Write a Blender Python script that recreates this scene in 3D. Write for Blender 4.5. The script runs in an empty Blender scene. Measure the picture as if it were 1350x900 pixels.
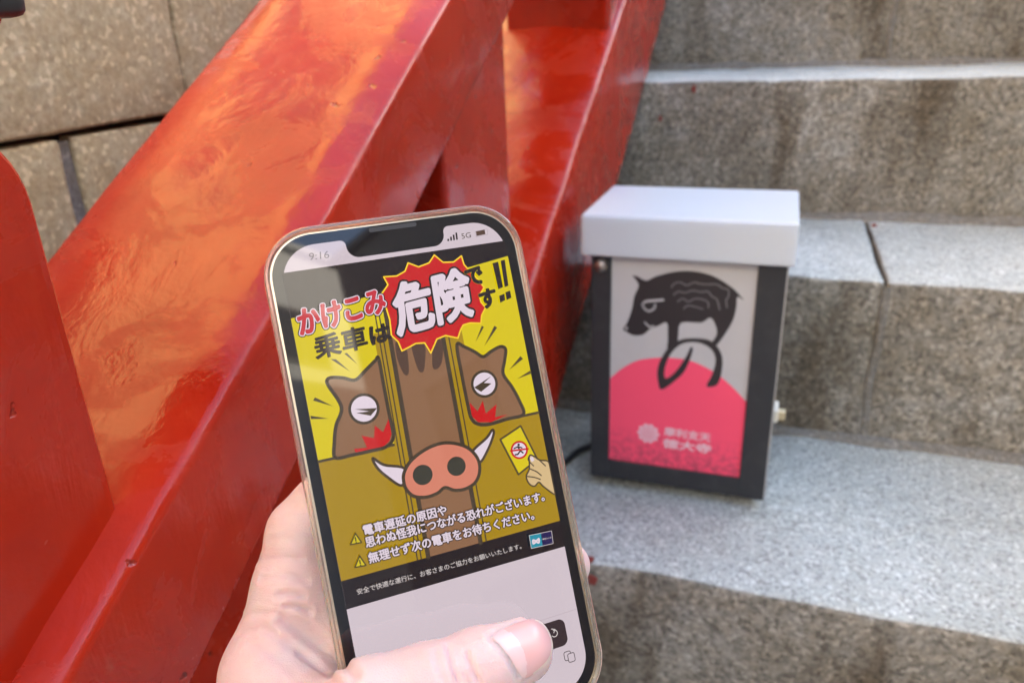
import bpy, bmesh, math, random
import numpy as np
from mathutils import Vector, Matrix
from mathutils.geometry import tessellate_polygon

# ------------------------------------------------------------------ camera
W, H, F = 1350.0, 900.0, 1000.0
K = 1.0667                      # scale: treads 0.32 m deep, risers 0.20 m
CAM = np.array([0.0, 0.0, 0.45343 * K])
def _rot(p, y, r):
    cp, sp, cy, sy, cr, sr = math.cos(p), math.sin(p), math.cos(y), math.sin(y), math.cos(r), math.sin(r)
    f = np.array([sy * cp, cy * cp, -sp]); rt = np.array([cy, -sy, 0.0]); up = np.cross(rt, f)
    return np.stack([cr * rt + sr * up, -sr * rt + cr * up, f])
M = _rot(*[math.radians(a) for a in (22.25, -19.762, -2.169)])
SL = math.radians(30.975)       # slope of the stair flight

sc = bpy.context.scene
C = sc.collection
cam = bpy.data.cameras.new('camera'); camo = bpy.data.objects.new('camera', cam); C.objects.link(camo)
cam.sensor_width = 36.0; cam.lens = 36.0 * F / W
cam.clip_start = 0.01; cam.clip_end = 500.0
mw = Matrix.Identity(4)
for i in range(3):
    mw[i][0], mw[i][1], mw[i][2], mw[i][3] = M[0][i], M[1][i], -M[2][i], CAM[i]
camo.matrix_world = mw
cam.dof.use_dof = True; cam.dof.focus_distance = 0.222; cam.dof.aperture_fstop = 16.0
sc.camera = camo

# ------------------------------------------------------------------ light
SUN_AZ, SUN_EL = math.radians(60.0), math.radians(24.0)
wd = bpy.data.worlds.new('World'); sc.world = wd; wd.use_nodes = True
nt = wd.node_tree; bg = nt.nodes['Background']
sky = nt.nodes.new('ShaderNodeTexSky'); sky.sky_type = 'NISHITA'; sky.sun_disc = False
sky.sun_elevation = SUN_EL; sky.sun_rotation = SUN_AZ
sky.air_density = 1.0; sky.dust_density = 2.5; sky.ozone_density = 1.0
nt.links.new(sky.outputs[0], bg.inputs[0]); bg.inputs[1].default_value = 0.15
sun = bpy.data.lights.new('sun', 'SUN'); suno = bpy.data.objects.new('sun', sun); C.objects.link(suno)
sun.energy = 5.0; sun.angle = math.radians(0.5); sun.color = (1.0, 0.84, 0.62)
sd = Vector((math.sin(SUN_AZ) * math.cos(SUN_EL), math.cos(SUN_AZ) * math.cos(SUN_EL), math.sin(SUN_EL)))
suno.rotation_euler = sd.to_track_quat('Z', 'Y').to_euler(); suno.location = (-3, 3, 4)
vs = sc.view_settings
sc.display_settings.display_device = 'sRGB'
vs.view_transform = 'Standard'; vs.look = 'None'; vs.gamma = 1.0; vs.use_curve_mapping = False
EXPO = 3.0
vs.exposure = EXPO
sc.cycles.max_bounces = 6; sc.cycles.transmission_bounces = 6; sc.cycles.caustics_refractive = False
sc.cycles.use_denoising = True

# ------------------------------------------------------------------ pixel helpers
def ray(p):
    return M.T @ np.array([(p[0] - W / 2) / F, -(p[1] - H / 2) / F, 1.0])
def at_depth(p, d): return CAM + ray(p) * d
def on_y(p, y): r = ray(p); return CAM + r * (y / r[1])
def on_x(p, x): r = ray(p); return CAM + r * (x / r[0])
def on_z(p, z): r = ray(p); return CAM + r * ((z - CAM[2]) / r[2])
def zp(ox, oy, s, pts): return [(ox + a / s, oy + b / s) for a, b in pts]

# ------------------------------------------------------------------ object helpers
def tag(o, label=None, cat=None, group=None, kind=None):
    for k, v in (('label', label), ('category', cat), ('group', group), ('kind', kind)):
        if v: o[k] = v
    return o
def empty(name, loc=(0, 0, 0)):
    o = bpy.data.objects.new(name, None); C.objects.link(o); o.location = loc; o.empty_display_size = 0.03
    return o
def mesh_obj(name, verts, faces, mat, parent=None, smooth=False, idx=None):
    me = bpy.data.meshes.new(name); me.from_pydata([tuple(map(float, v)) for v in verts], [], [tuple(map(int, f)) for f in faces])
    for m in (mat if isinstance(mat, (list, tuple)) else [mat]): me.materials.append(m)
    if idx is not None: me.polygons.foreach_set('material_index', idx)
    if smooth: me.polygons.foreach_set('use_smooth', [True] * len(me.polygons))
    me.update()
    return link(name, me, parent)
def link(name, me, parent=None):
    o = bpy.data.objects.new(name, me); C.objects.link(o)
    if parent is not None:
        o.parent = parent
    return o
def bm_obj(name, bm, mat, parent=None, smooth=False):
    me = bpy.data.meshes.new(name); bm.to_mesh(me); bm.free()
    for m in (mat if isinstance(mat, (list, tuple)) else [mat]): me.materials.append(m)
    if smooth: me.polygons.foreach_set('use_smooth', [True] * len(me.polygons))
    return link(name, me, parent)
def box_bm(x0, x1, y0, y1, z0, z1, bev=0.0, seg=2):
    bm = bmesh.new(); bmesh.ops.create_cube(bm, size=1.0)
    bmesh.ops.scale(bm, vec=(x1 - x0, y1 - y0, z1 - z0), verts=bm.verts)
    bmesh.ops.translate(bm, vec=((x0 + x1) / 2, (y0 + y1) / 2, (z0 + z1) / 2), verts=bm.verts)
    if bev: bmesh.ops.bevel(bm, geom=bm.edges[:], offset=bev, segments=seg, profile=0.6, affect='EDGES')
    return bm
def box(name, x0, x1, y0, y1, z0, z1, mat, parent=None, bev=0.0, seg=2, smooth=False):
    return bm_obj(name, box_bm(x0, x1, y0, y1, z0, z1, bev, seg), mat, parent, smooth)
def tube(name, pts, r, mat, parent=None, n=8):
    pts = [Vector(p) for p in pts]; vs_, fs = [], []
    for i, p in enumerate(pts):
        t = (pts[min(i + 1, len(pts) - 1)] - pts[max(i - 1, 0)]).normalized()
        a = t.cross(Vector((0.3, 0.2, 0.93))).normalized(); b = t.cross(a)
        for k in range(n):
            th = 2 * math.pi * k / n; vs_.append(p + a * math.cos(th) * r + b * math.sin(th) * r)
    for i in range(len(pts) - 1):
        for k in range(n): fs.append((i * n + k, i * n + (k + 1) % n, (i + 1) * n + (k + 1) % n, (i + 1) * n + k))
    fs.append(tuple(range(n))[::-1]); fs.append(tuple((len(pts) - 1) * n + k for k in range(n)))
    return mesh_obj(name, vs_, fs, mat, parent, True)

# ------------------------------------------------------------------ materials
def s2l(c): return tuple((v / 255 / 12.92) if v / 255 <= 0.04045 else ((v / 255 + 0.055) / 1.055) ** 2.4 for v in c)
class NT:
    def __init__(s, name):
        s.m = bpy.data.materials.new(name); s.m.use_nodes = True; s.t = s.m.node_tree; s.b = s.t.nodes['Principled BSDF']
        s.co = s.t.nodes.new('ShaderNodeTexCoord')
    def n(s, typ, **kw):
        nd = s.t.nodes.new(typ)
        for k, v in kw.items():
            if k.startswith('i_'): nd.inputs[k[2:].replace('_', ' ')].default_value = v
            else: setattr(nd, k, v)
        return nd
    def l(s, a, b): s.t.links.new(a, b)
    def mapping(s, scale=(1, 1, 1), rot=(0, 0, 0), src='Object'):
        m = s.n('ShaderNodeMapping'); m.inputs['Scale'].default_value = scale; m.inputs['Rotation'].default_value = rot
        s.l(s.co.outputs[src], m.inputs[0]); return m.outputs[0]
    def noise(s, vec, scale, detail=4, rough=0.55, dist=0.0):
        k = s.n('ShaderNodeTexNoise'); k.inputs['Scale'].default_value = scale; k.inputs['Detail'].default_value = detail
        k.inputs['Roughness'].default_value = rough; k.inputs['Distortion'].default_value = dist
        if vec is not None: s.l(vec, k.inputs['Vector'])
        return k.outputs['Fac']
    def vor(s, vec, scale, feature='F1', out='Distance'):
        k = s.n('ShaderNodeTexVoronoi', feature=feature); k.inputs['Scale'].default_value = scale
        if vec is not None: s.l(vec, k.inputs['Vector'])
        return k.outputs[out]
    def ramp(s, fac, stops):
        r = s.n('ShaderNodeValToRGB'); el = r.color_ramp.elements
        while len(el) < len(stops): el.new(0.5)
        for e, (p, c) in zip(el, stops): e.position = p; e.color = (c, c, c, 1) if isinstance(c, (int, float)) else tuple(c) + (1,)
        s.l(fac, r.inputs[0]); return r.outputs[0]
    def mix(s, fac, a, b, mode='MIX'):
        m = s.n('ShaderNodeMix', data_type='RGBA', blend_type=mode)
        for sock, v in ((m.inputs[0], fac), (m.inputs[6], a), (m.inputs[7], b)):
            if isinstance(v, bpy.types.NodeSocket): s.l(v, sock)
            elif isinstance(v, (int, float)): sock.default_value = v if sock is m.inputs[0] else (v, v, v, 1)
            else: sock.default_value = tuple(v) + (1,)
        return m.outputs[2]
    def math(s, op, a, b=0.0):
        m = s.n('ShaderNodeMath', operation=op)
        for i, v in enumerate((a, b)):
            if isinstance(v, bpy.types.NodeSocket): s.l(v, m.inputs[i])
            else: m.inputs[i].default_value = v
        return m.outputs[0]
    def bump(s, h, strength, dist, prev=None):
        b = s.n('ShaderNodeBump'); b.inputs['Strength'].default_value = strength; b.inputs['Distance'].default_value = dist
        s.l(h, b.inputs['Height'])
        if prev is not None: s.l(prev, b.inputs['Normal'])
        return b.outputs[0]
    def set(s, **kw):
        for k, v in kw.items():
            i = s.b.inputs[k.replace('_', ' ')]
            if isinstance(v, bpy.types.NodeSocket): s.l(v, i)
            elif isinstance(v, tuple) and len(v) == 3 and i.type == 'RGBA': i.default_value = v + (1,)
            else: i.default_value = v
        return s
def plain(name, col, rough=0.5, spec=0.5, metal=0.0, **kw):
    t = NT(name); t.set(Base_Color=tuple(col), Roughness=rough, Metallic=metal); t.b.inputs['Specular IOR Level'].default_value = spec
    t.set(**kw); return t.m
def emit(name, srgb, gain=1.0):
    g = gain * 2 ** (-EXPO); c = s2l(srgb)
    t = NT(name); t.set(Base_Color=(0.004, 0.004, 0.005), Roughness=0.03, Emission_Color=c, Emission_Strength=g)
    t.b.inputs['Specular IOR Level'].default_value = 0.45
    t.m.cycles.emission_sampling = 'NONE'
    return t.m

def red_paint(name='red_paint'):
    t = NT(name); o = t.mapping()
    st = t.mapping((34, 34, 5), (-(math.pi / 2 - SL), 0, 0))          # brush marks along the flight
    big = t.noise(o, 9, 3); lump = t.noise(o, 38, 3, 0.5, 0.8); fine = t.noise(o, 330, 2, 0.6)
    strokes = t.noise(st, 1.0, 4, 0.62, 0.9)
    patch = t.ramp(t.noise(o, 16, 4, 0.62, 1.2), [(0.40, 0.0), (0.60, 1.0)])  # overlapping coats
    col = t.mix(t.ramp(big, [(0.3, 0.0), (0.7, 1.0)]), (0.27, 0.010, 0.0030), (0.36, 0.017, 0.005))
    col = t.mix(t.math('MULTIPLY', patch, 0.30), col, (0.40, 0.024, 0.0065))
    col = t.mix(t.math('MULTIPLY', t.ramp(strokes, [(0.5, 0.0), (0.7, 1.0)]), 0.25), col, (0.44, 0.040, 0.012))
    spot = t.n('ShaderNodeTexVoronoi'); spot.inputs['Scale'].default_value = 48; wv = t.n('ShaderNodeVectorMath', operation='MULTIPLY_ADD'); nz = t.n('ShaderNodeTexNoise'); nz.inputs['Scale'].default_value = 160; t.l(o, nz.inputs['Vector'])
    t.l(nz.outputs['Color'], wv.inputs[0]); wv.inputs[1].default_value = (0.012, 0.012, 0.012); t.l(o, wv.inputs[2]); t.l(wv.outputs[0], spot.inputs['Vector'])
    chip = t.math('MULTIPLY', t.ramp(spot.outputs['Distance'], [(0.06, 1.0), (0.13, 0.0)]), t.ramp(t.noise(o, 11, 3), [(0.57, 0.0), (0.63, 1.0)]))
    col = t.mix(t.math('MULTIPLY', chip, 0.7), col, (0.07, 0.012, 0.008))
    scuff = t.ramp(t.noise(t.mapping((26, 60, 60), (0.3, 0.2, 0.9)), 1.0, 5, 0.7), [(0.66, 0.0), (0.74, 0.3)])
    col = t.mix(scuff, col, (0.36, 0.10, 0.06))
    hh = t.math('ADD', t.math('MULTIPLY', strokes, 0.00052), t.math('MULTIPLY', lump, 0.00036))
    hh = t.math('ADD', hh, t.math('MULTIPLY', fine, 0.00008)); hh = t.math('ADD', hh, t.math('MULTIPLY', patch, 0.00012)); hh = t.math('SUBTRACT', hh, t.math('MULTIPLY', chip, 0.0009))
    worn = t.ramp(t.noise(o, 13, 5, 0.66, 1.4), [(0.48, 0.0), (0.54, 1.0)])
    rough = t.mix(worn, t.ramp(lump, [(0.3, 0.12), (0.75, 0.22)]), t.ramp(strokes, [(0.3, 0.26), (0.75, 0.44)]))
    t.set(Base_Color=col, Roughness=rough, Normal=t.bump(hh, 1.0, 1.0)); t.b.inputs['Specular IOR Level'].default_value = 0.36
    return t.m
def granite(name, a, b_, dark, stain, stain_amt, bump=0.5, speck=0.75, drip=0.0, gs=215):
    t = NT(name); o = t.mapping()
    g1 = t.noise(o, gs, 3, 0.7); g2 = t.vor(o, gs * 1.5, 'F1', 'Color')
    big = t.noise(o, 5.5, 5, 0.6); med = t.noise(o, 24, 4, 0.6)
    col = t.mix(t.ramp(g1, [(0.36, 0.0), (0.62, 1.0)]), a, b_)
    sep = t.n('ShaderNodeSeparateColor'); t.l(g2, sep.inputs[0])
    col = t.mix(t.math('MULTIPLY', t.ramp(sep.outputs[0], [(0.78, 0.0), (0.84, 1.0)]), speck), col, dark)
    col = t.mix(t.math('MULTIPLY', t.ramp(sep.outputs[1], [(0.86, 0.0), (0.9, 1.0)]), 0.6), col, tuple(min(1, v * 1.5) for v in b_))
    hue = t.ramp(t.noise(o, 60, 4, 0.65), [(0.40, 0.0), (0.62, 1.0)])
    col = t.mix(t.math('MULTIPLY', hue, 0.5), col, (1.0, 0.91, 0.79) if stain_amt > 0.57 else (0.90, 0.95, 0.97), 'MULTIPLY')
    s = t.math('MULTIPLY', t.ramp(big, [(0.35, 0.0), (0.68, 1.0)]), stain_amt)
    col = t.mix(s, col, stain, 'MULTIPLY')
    s2 = t.math('MULTIPLY', t.ramp(med, [(0.42, 0.0), (0.75, 1.0)]), stain_amt * 0.7)
    col = t.mix(s2, col, stain, 'MULTIPLY')
    if drip:
        dr = t.noise(t.mapping((9, 9, 2.2)), 1.0, 4, 0.6, 0.5)
        col = t.mix(t.math('MULTIPLY', t.ramp(dr, [(0.50, 0.0), (0.64, 1.0)]), drip), col, (0.40, 0.33, 0.25), 'MULTIPLY')
    hh = t.math('ADD', t.math('MULTIPLY', med, 0.0024 * bump), t.math('MULTIPLY', g1, 0.0015 * bump))
    bb = t.bump(hh, 1.0, 1.0)
    t.set(Base_Color=col, Roughness=0.85, Normal=bb); t.b.inputs['Specular IOR Level'].default_value = 0.25
    return t.m
M_RED = red_paint()
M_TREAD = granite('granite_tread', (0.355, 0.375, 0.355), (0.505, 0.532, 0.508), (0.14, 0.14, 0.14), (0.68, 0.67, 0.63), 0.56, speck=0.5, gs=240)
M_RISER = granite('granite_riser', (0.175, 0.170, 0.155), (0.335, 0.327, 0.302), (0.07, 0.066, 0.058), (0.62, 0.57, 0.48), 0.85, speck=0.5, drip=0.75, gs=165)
M_WALL = granite('granite_wall', (0.38, 0.325, 0.205), (0.50, 0.44, 0.30), (0.26, 0.21, 0.14), (0.74, 0.64, 0.50), 0.58, speck=0.3, gs=190)
M_MORTAR = granite('mortar', (0.155, 0.15, 0.14), (0.225, 0.22, 0.205), (0.16, 0.15, 0.14), (0.75, 0.7, 0.62), 0.6, 0.9)
M_DARKGAP = plain('joint_dark', (0.05, 0.042, 0.03), 0.95, 0.1)  # dark filler colour of the stone joints
M_GROUND = granite('paving', (0.26, 0.26, 0.25), (0.38, 0.38, 0.37), (0.1, 0.1, 0.1), (0.7, 0.68, 0.62), 0.5)

# ------------------------------------------------------------------ steps and wall
TD, RH = 0.32, 0.20
Y1F, Y1B = 0.5547 * K, 0.8547 * K     # front and back of the tread that carries the lantern
R2 = (0.45343 - 0.26102) * K; R3_ = (0.26102 - 0.07417) * K
rng = random.Random(3)
g = box('ground', -60, 60, -90, 60, -0.94, -0.80, M_GROUND); tag(g, 'grey stone paving at the foot of the steps', 'ground', kind='structure')
steps = empty('stone_steps', (0, Y1F, 0)); tag(steps, 'flight of weathered grey granite steps', 'steps', kind='structure')
def stone(name, x0, x1, y0, y1, z0, z1, mats, parent, seed, amp=0.0021, cell=0.035, bev=0.006, face='z'):
    """dressed block with slightly uneven faces; top faces use mats[0], the others mats[1]"""
    bm = bmesh.new()
    nx, ny, nz = [max(2, min(44, int(round(d / cell)))) for d in (x1 - x0, y1 - y0, z1 - z0)]
    bmesh.ops.create_cube(bm, size=1.0)
    bmesh.ops.scale(bm, vec=(x1 - x0, y1 - y0, z1 - z0), verts=bm.verts)
    bmesh.ops.translate(bm, vec=((x0 + x1) / 2, (y0 + y1) / 2, (z0 + z1) / 2), verts=bm.verts)
    bmesh.ops.bevel(bm, geom=bm.edges[:], offset=bev, segments=2, profile=0.6, affect='EDGES')
    for ax, n, lo, hi in ((0, nx, x0, x1), (1, ny, y0, y1), (2, nz, z0, z1)):
        for i in range(1, n):
            co = [0, 0, 0]; co[ax] = lo + (hi - lo) * i / n; no = [0, 0, 0]; no[ax] = 1
            bmesh.ops.bisect_plane(bm, geom=bm.verts[:] + bm.edges[:] + bm.faces[:], plane_co=co, plane_no=no)
    from mathutils import noise as mn
    off = Vector((seed * 3.1, seed * 1.7, seed * 2.3))
    for v in bm.verts:
        p = v.co
        d = Vector((mn.noise(p * 18 + off), mn.noise(p * 18 + off + Vector((7, 3, 1))), mn.noise(p * 18 + off + Vector((1, 9, 4)))))
        e = Vector((mn.noise(p * 70 + off), mn.noise(p * 70 - off), mn.noise(p * 70 + off * 2)))
        v.co = p + d * amp + e * amp * 0.6
    me = bpy.data.meshes.new(name); bm.normal_update(); bm.to_mesh(me); bm.free()
    for m in mats: me.materials.append(m)
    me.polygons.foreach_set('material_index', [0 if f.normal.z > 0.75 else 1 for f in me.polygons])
    me.polygons.foreach_set('use_smooth', [True] * len(me.polygons))
    o = link(name, me, parent); o.location = -Vector(parent.location)
    return o
XL, XR = -0.50, 2.2
JX2 = float(on_y((1152, 480), Y1B)[0]); JX4 = float(on_y((1173, 40), 1.47 * K)[0])
# (front y, back y, top z, joints)
ST = []
zt = [0.0, R2, R2 + R3_, R2 + R3_ + 0.20, R2 + R3_ + 0.40, R2 + R3_ + 0.60, R2 + R3_ + 0.80]
yf = [Y1F, Y1B, 1.14693 * K, 1.44 * K, 1.44 * K + 0.32, 1.44 * K + 0.64, 1.44 * K + 0.96]
joints = [[-0.30, 0.86], [JX2, 1.25], [0.72], [JX4, 1.3], [0.5, 1.5], [0.2, 1.1], [0.7]]
for k in range(1, 5):           # lower steps in front of the camera position
    zt.insert(0, -0.20 * k); yf.insert(0, Y1F - TD * k); joints.insert(0, [0.25 + 0.37 * (k % 2), 1.3 + 0.2 * (k % 3)])
for i, (z, y0, js) in enumerate(zip(zt, yf, joints)):
    yb = (yf[i + 1] if i + 1 < len(yf) else y0 + 0.9) + 0.05
    xs = [XL] + js + [XR]
    for a, b in zip(xs[:-1], xs[1:]):
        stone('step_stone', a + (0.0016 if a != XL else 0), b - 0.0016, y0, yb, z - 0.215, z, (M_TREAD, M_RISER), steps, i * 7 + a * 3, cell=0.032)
    # mortar line where the tread meets the next riser, and in the upright joints
    if i + 1 < len(yf):
        w = 0.014
        n = 60; vs_, fs = [], []
        for q in range(n + 1):
            x = XL + (XR - XL) * q / n; ya = yf[i + 1]
            j1, j2 = rng.uniform(-.0022, .0022), rng.uniform(-.003, .003)
            vs_ += [(x, ya - w - j2, z - 0.003), (x, ya - w * .75 + j1, z + 0.005), (x, ya - 0.002, z + 0.010 + j2), (x, ya + 0.008, z + 0.0105 + j2)]
            if q:
                for r in range(3): fs.append(((q - 1) * 4 + r, q * 4 + r, q * 4 + r + 1, (q - 1) * 4 + r + 1))
        o = mesh_obj('mortar_line', vs_, fs, M_MORTAR, steps, True); o.location = -Vector(steps.location)
    for x in js:
        vs_, fs = [], []; n = 12
        for q in range(n + 1):
            zz = z - 0.006 - 0.195 * q / n; j = rng.uniform(-.001, .001)
            for dx, dy in ((-0.006, 0.006), (-0.0045, -0.0014), (0.0045, -0.0014), (0.006, 0.006)): vs_.append((x + dx + j + 0.002 * math.sin(q * .6), y0 + dy + j, zz))
            if q:
                for r in range(3): fs.append(((q - 1) * 4 + r, (q - 1) * 4 + r + 1, q * 4 + r + 1, q * 4 + r))
        o = mesh_obj('mortar_joint', vs_, fs, M_MORTAR, steps, True); o.location = -Vector(steps.location)
        box('joint_fill', x - 0.0015, x + 0.0015, y0 + 0.012, yb - 0.06, z - 0.21, z - 0.004, M_DARKGAP, steps).location = -Vector(steps.location)

M_SPOT = plain('dried_red_paint', (0.20, 0.03, 0.022), 0.7)
for (px_, py_), wy, rr_, vert in (((778, 738), None, 0.006, 0), ((781, 762), Y1F, 0.007, 1), ((1152, 298), None, 0.005, 0), ((915, 117), 1.14693 * K, 0.005, 1), ((871, 156), 1.14693 * K, 0.004, 1)):
    c_ = on_y((px_, py_), wy) if vert else on_z((px_, py_), 0.0 if py_ > 500 else R2)
    pts = [(0.6 * rr_ * (1 + 0.35 * math.sin(3 * a + px_) + 0.2 * math.sin(5 * a)) * math.cos(a), 0.6 * rr_ * (1.6 if vert else 0.7) * (1 + 0.3 * math.sin(2 * a + px_)) * math.sin(a)) for a in [2 * math.pi * k / 16 for k in range(16)]]
    vv_ = [((c_[0] + u, c_[1] - 0.003, c_[2] + v) if vert else (c_[0] + u, c_[1] + v, c_[2] + 0.003)) for u, v in pts]
    vb = [((x, y + 0.004, z) if vert else (x, y, z - 0.004)) for x, y, z in vv_]
    o = mesh_obj('paint_spot', vv_ + vb, [tuple(range(16))] + [(k, k + 16, (k + 1) % 16 + 16, (k + 1) % 16) for k in range(16)], M_SPOT, steps); o.location = -Vector(steps.location)

# side wall of dressed stones on the left, parallel to the flight
XW = -0.50
wall = empty('stone_wall', (XW - 0.15, 0.6, 0)); tag(wall, 'brown dressed stone side wall beside the red railing', 'wall')
zj = CAM[2] - 0.059             # bed joint seen in the photograph
yj_up = float(on_x((231, 60), XW)[1]); yj_lo = float(on_x((95, 225), XW)[1])
yj_mid = float(on_x((27, 120), XW)[1])
rows = [(zj - 0.86, zj - 0.60, [-0.5, 0.02, 0.55, 1.1, 1.7, 2.3]), (zj - 0.597, zj - 0.30, [-0.5, 0.3, 0.85, 1.35, 1.9, 2.3]),
        (zj - 0.297, zj - 0.003, [-0.5, -0.05, yj_lo, 1.0, 1.6, 2.3]), (zj + 0.002, zj + 0.135, [-0.5, 0.12, yj_up, 1.05, 1.5, 2.3])]
for r, (z0, z1, ys) in enumerate(rows):
    for a, b in zip(ys[:-1], ys[1:]):
        gap = 0.0065 if r == 2 else 0.0022
        o = stone('wall_stone', XW - 0.22, XW + (0.0035 if r == 3 else 0.0), a + gap, b - gap, z0, z1, (M_WALL, M_WALL), wall, r * 5 + a * 7, amp=0.003, cell=0.034, bev=0.0035)
    for y in ys[1:-1]:
        box('mortar_joint', XW - 0.2, XW - (0.004 if r == 2 else 0.016), y - (0.0068 if r == 2 else 0.0024), y + (0.0068 if r == 2 else 0.0024), z0 + 0.002, z1 - 0.002, M_MORTAR if r == 2 else M_DARKGAP, wall, 0.001).location = -Vector(wall.location)
box('bed_mortar', XW - 0.21, XW - 0.013, -0.49, 2.29, zj - 0.84, zj + 0.0018, M_DARKGAP, wall).location = -Vector(wall.location)

# unseen houses: cream one mirrored in the paint, others added to shade, fill and reflect
def facade_mat(n, c1, c2): return granite(n, c1, c2, tuple(v * .8 for v in c1), (0.85, 0.82, 0.78), 0.5, 0.4, speck=0.2)
M_CREAM = facade_mat('cream_render', (0.40, 0.28, 0.125), (0.50, 0.355, 0.17)); M_GREYR = facade_mat('grey_render', (0.26, 0.25, 0.24), (0.32, 0.31, 0.29)); M_PALER = facade_mat('pale_render', (0.62, 0.66, 0.70), (0.70, 0.74, 0.78))
M_WIN = plain('window_glass', (0.02, 0.022, 0.025), 0.05); M_FRAME = plain('window_frame', (0.12, 0.12, 0.12), 0.5)
def house(label, mat, loc, rz, length, depth, height, win, extra=()):
    """facade along local x, facing local +y"""
    r = empty('building', loc); r.rotation_euler = (0, 0, rz); tag(r, label, 'building')
    box('wall', -length / 2, length / 2, -depth, 0, 0, height, mat, r)
    box('cornice', -length / 2 - 0.1, length / 2 + 0.1, -depth - 0.1, 0.12, height, height + 0.14, mat, r, 0.02)
    spots = [(-length / 2 + (i + 0.5) * length / n, z, 1.2, 1.2) for z, n in win for i in range(n)] + list(extra)
    for xc, z, ww, wh in spots:
        x = xc - ww / 2
        w = box('window', x, x + ww, -0.05, 0.03, z, z + wh, M_FRAME, r, 0.01)
        for q in (0, 1): box('pane', x + 0.06 + q * (ww / 2 - 0.04), x + ww / 2 - 0.02 + q * (ww / 2 - 0.04), 0.0, 0.036, z + 0.06, z + wh - 0.06, M_WIN, w)
    return r
house('cream rendered house whose upper wall catches the sun above the stone wall', M_CREAM, (-2.5, 2.0, -0.8), -math.pi / 2, 22, 4, 7.0, [(1.6, 7)], [(x, 3.75, 1.5, 1.25) for x in (-6.2, -3.0, 0.25, 3.5, 6.7)])  # upper windows added to interrupt the gold reflection on the rail
house('unseen tall grey house added on the right to block the sun', M_GREYR, (8.0, 8.35, -0.8), math.pi / 2, 31.3, 6, 8.55, [(1.4, 9), (4.4, 9)])  # added sun blocker, also keeps the phone glass reflection dark
house('unseen pale house added behind the camera for front fill light', M_PALER, (0.5, -9.0, -0.8), 0, 20, 4, 10.2, [(1.5, 5), (7.6, 5)])  # added; height set for front fill, upper windows break up the glare
tag(box('terrace', -2.5, XW - 0.215, -2.0, 9.0, -0.85, 0.50, M_GROUND), 'stone terrace behind the side wall', 'terrace', kind='structure')

# ------------------------------------------------------------------ red railing
DV = Vector((0, math.cos(SL), math.sin(SL))); NV = Vector((0, -math.sin(SL), math.cos(SL)))
XRR = -0.19389 * K; XRL = -0.33391 * K
nUT, nUB, nLT, nLB = [v * K for v in (-0.2160, -0.2803, -0.4842, -0.6539)]
O = Vector(CAM)
def P(x, n, s): return O + Vector((x, 0, 0)) + NV * n + DV * s
rail = empty('red_railing', tuple(P((XRR + XRL) / 2, nLB, 0.5))); tag(rail, 'glossy vermilion painted wooden railing rising beside the steps', 'railing')
def beam(name, x0, x1, n0, n1, s0, s1, crown=0.003, er=0.005, ns=160, wob=0.0012, seed=0.0, cpow=2.0):
    prof = []
    def arc(cx, cn, a0, a1, r):
        for k in range(5):
            a = a0 + (a1 - a0) * k / 4; prof.append((cx + r * math.cos(a), cn + r * math.sin(a)))
    arc(x0 + er, n0 + er, math.pi, 1.5 * math.pi, er); arc(x1 - er, n0 + er, 1.5 * math.pi, 2 * math.pi, er)
    arc(x1 - er, n1 - er, 0, .5 * math.pi, er)
    for k in range(1, 14):
        u = k / 14; prof.append((x1 - er + (x0 - x1 + 2 * er) * u, n1 + crown * (1 - abs(2 * u - 1) ** cpow)))
    arc(x0 + er, n1 - er, .5 * math.pi, math.pi, er)
    from mathutils import noise as mn
    m = len(prof); vs_, fs = [], []
    for i in range(ns + 1):
        s = s0 + (s1 - s0) * i / ns
        for x, n in prof:
            q = Vector((x * 14, n * 14, s * 14 + seed)); w = mn.noise(q) * wob * 1.6 + mn.noise(q * 4) * wob * 0.7
            vs_.append(P(x + w, n + w, s))
        if i:
            for k in range(m): fs.append(((i - 1) * m + k, (i - 1) * m + (k + 1) % m, i * m + (k + 1) % m, i * m + k))
    fs.append(tuple(range(m))[::-1]); fs.append(tuple(ns * m + k for k in range(m)))
    o = mesh_obj(name, vs_, fs, M_RED, rail, True); o.location = -Vector(rail.location)
    me = o.data
    return o
beam('middle_rail', XRL, XRR, nUB, nUT, -0.45, 1.5, crown=0.0040, er=0.005, cpow=7)
beam('bottom_rail', XRL - 0.03, XRR, nLB, nLT, -0.35, 1.5, crown=0.0065, er=0.006, seed=5)
INS = 0.016
def post(name, y0, y1, n0, n1, x0, x1, top_round=0.0, bev=0.0045):
    """upright board between y0 and y1 whose ends follow the slope (n0..n1)"""
    def z_at(n, y): return (n + y * math.sin(SL)) / math.cos(SL)     # relative to the camera height
    pr = [(y0, z_at(n0, y0)), (y1, z_at(n0, y1))]
    if top_round:
        zt_ = n1
        for k in range(11):
            a = k / 10 * math.pi / 2; pr.append((y1 - top_round + top_round * math.cos(a), zt_ - top_round + top_round * math.sin(a)))
        pr.append((y0, zt_))
    else:
        pr += [(y1, z_at(n1, y1)), (y0, z_at(n1, y0))]
    bm = bmesh.new()
    a = [bm.verts.new((x0, y, z + CAM[2])) for y, z in pr]; b = [bm.verts.new((x1, y, z + CAM[2])) for y, z in pr]
    k = len(pr); bm.faces.new(a[::-1]); bm.faces.new(b)
    for i in range(k): bm.faces.new((a[i], a[(i + 1) % k], b[(i + 1) % k], b[i]))
    bmesh.ops.recalc_face_normals(bm, faces=bm.faces)
    bmesh.ops.bevel(bm, geom=[e for e in bm.edges if e.calc_face_angle(0) > 0.5], offset=bev, segments=3, profile=0.6, affect='EDGES')
    o = bm_obj(name, bm, M_RED, rail); o.location = -Vector(rail.location); return o
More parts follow.
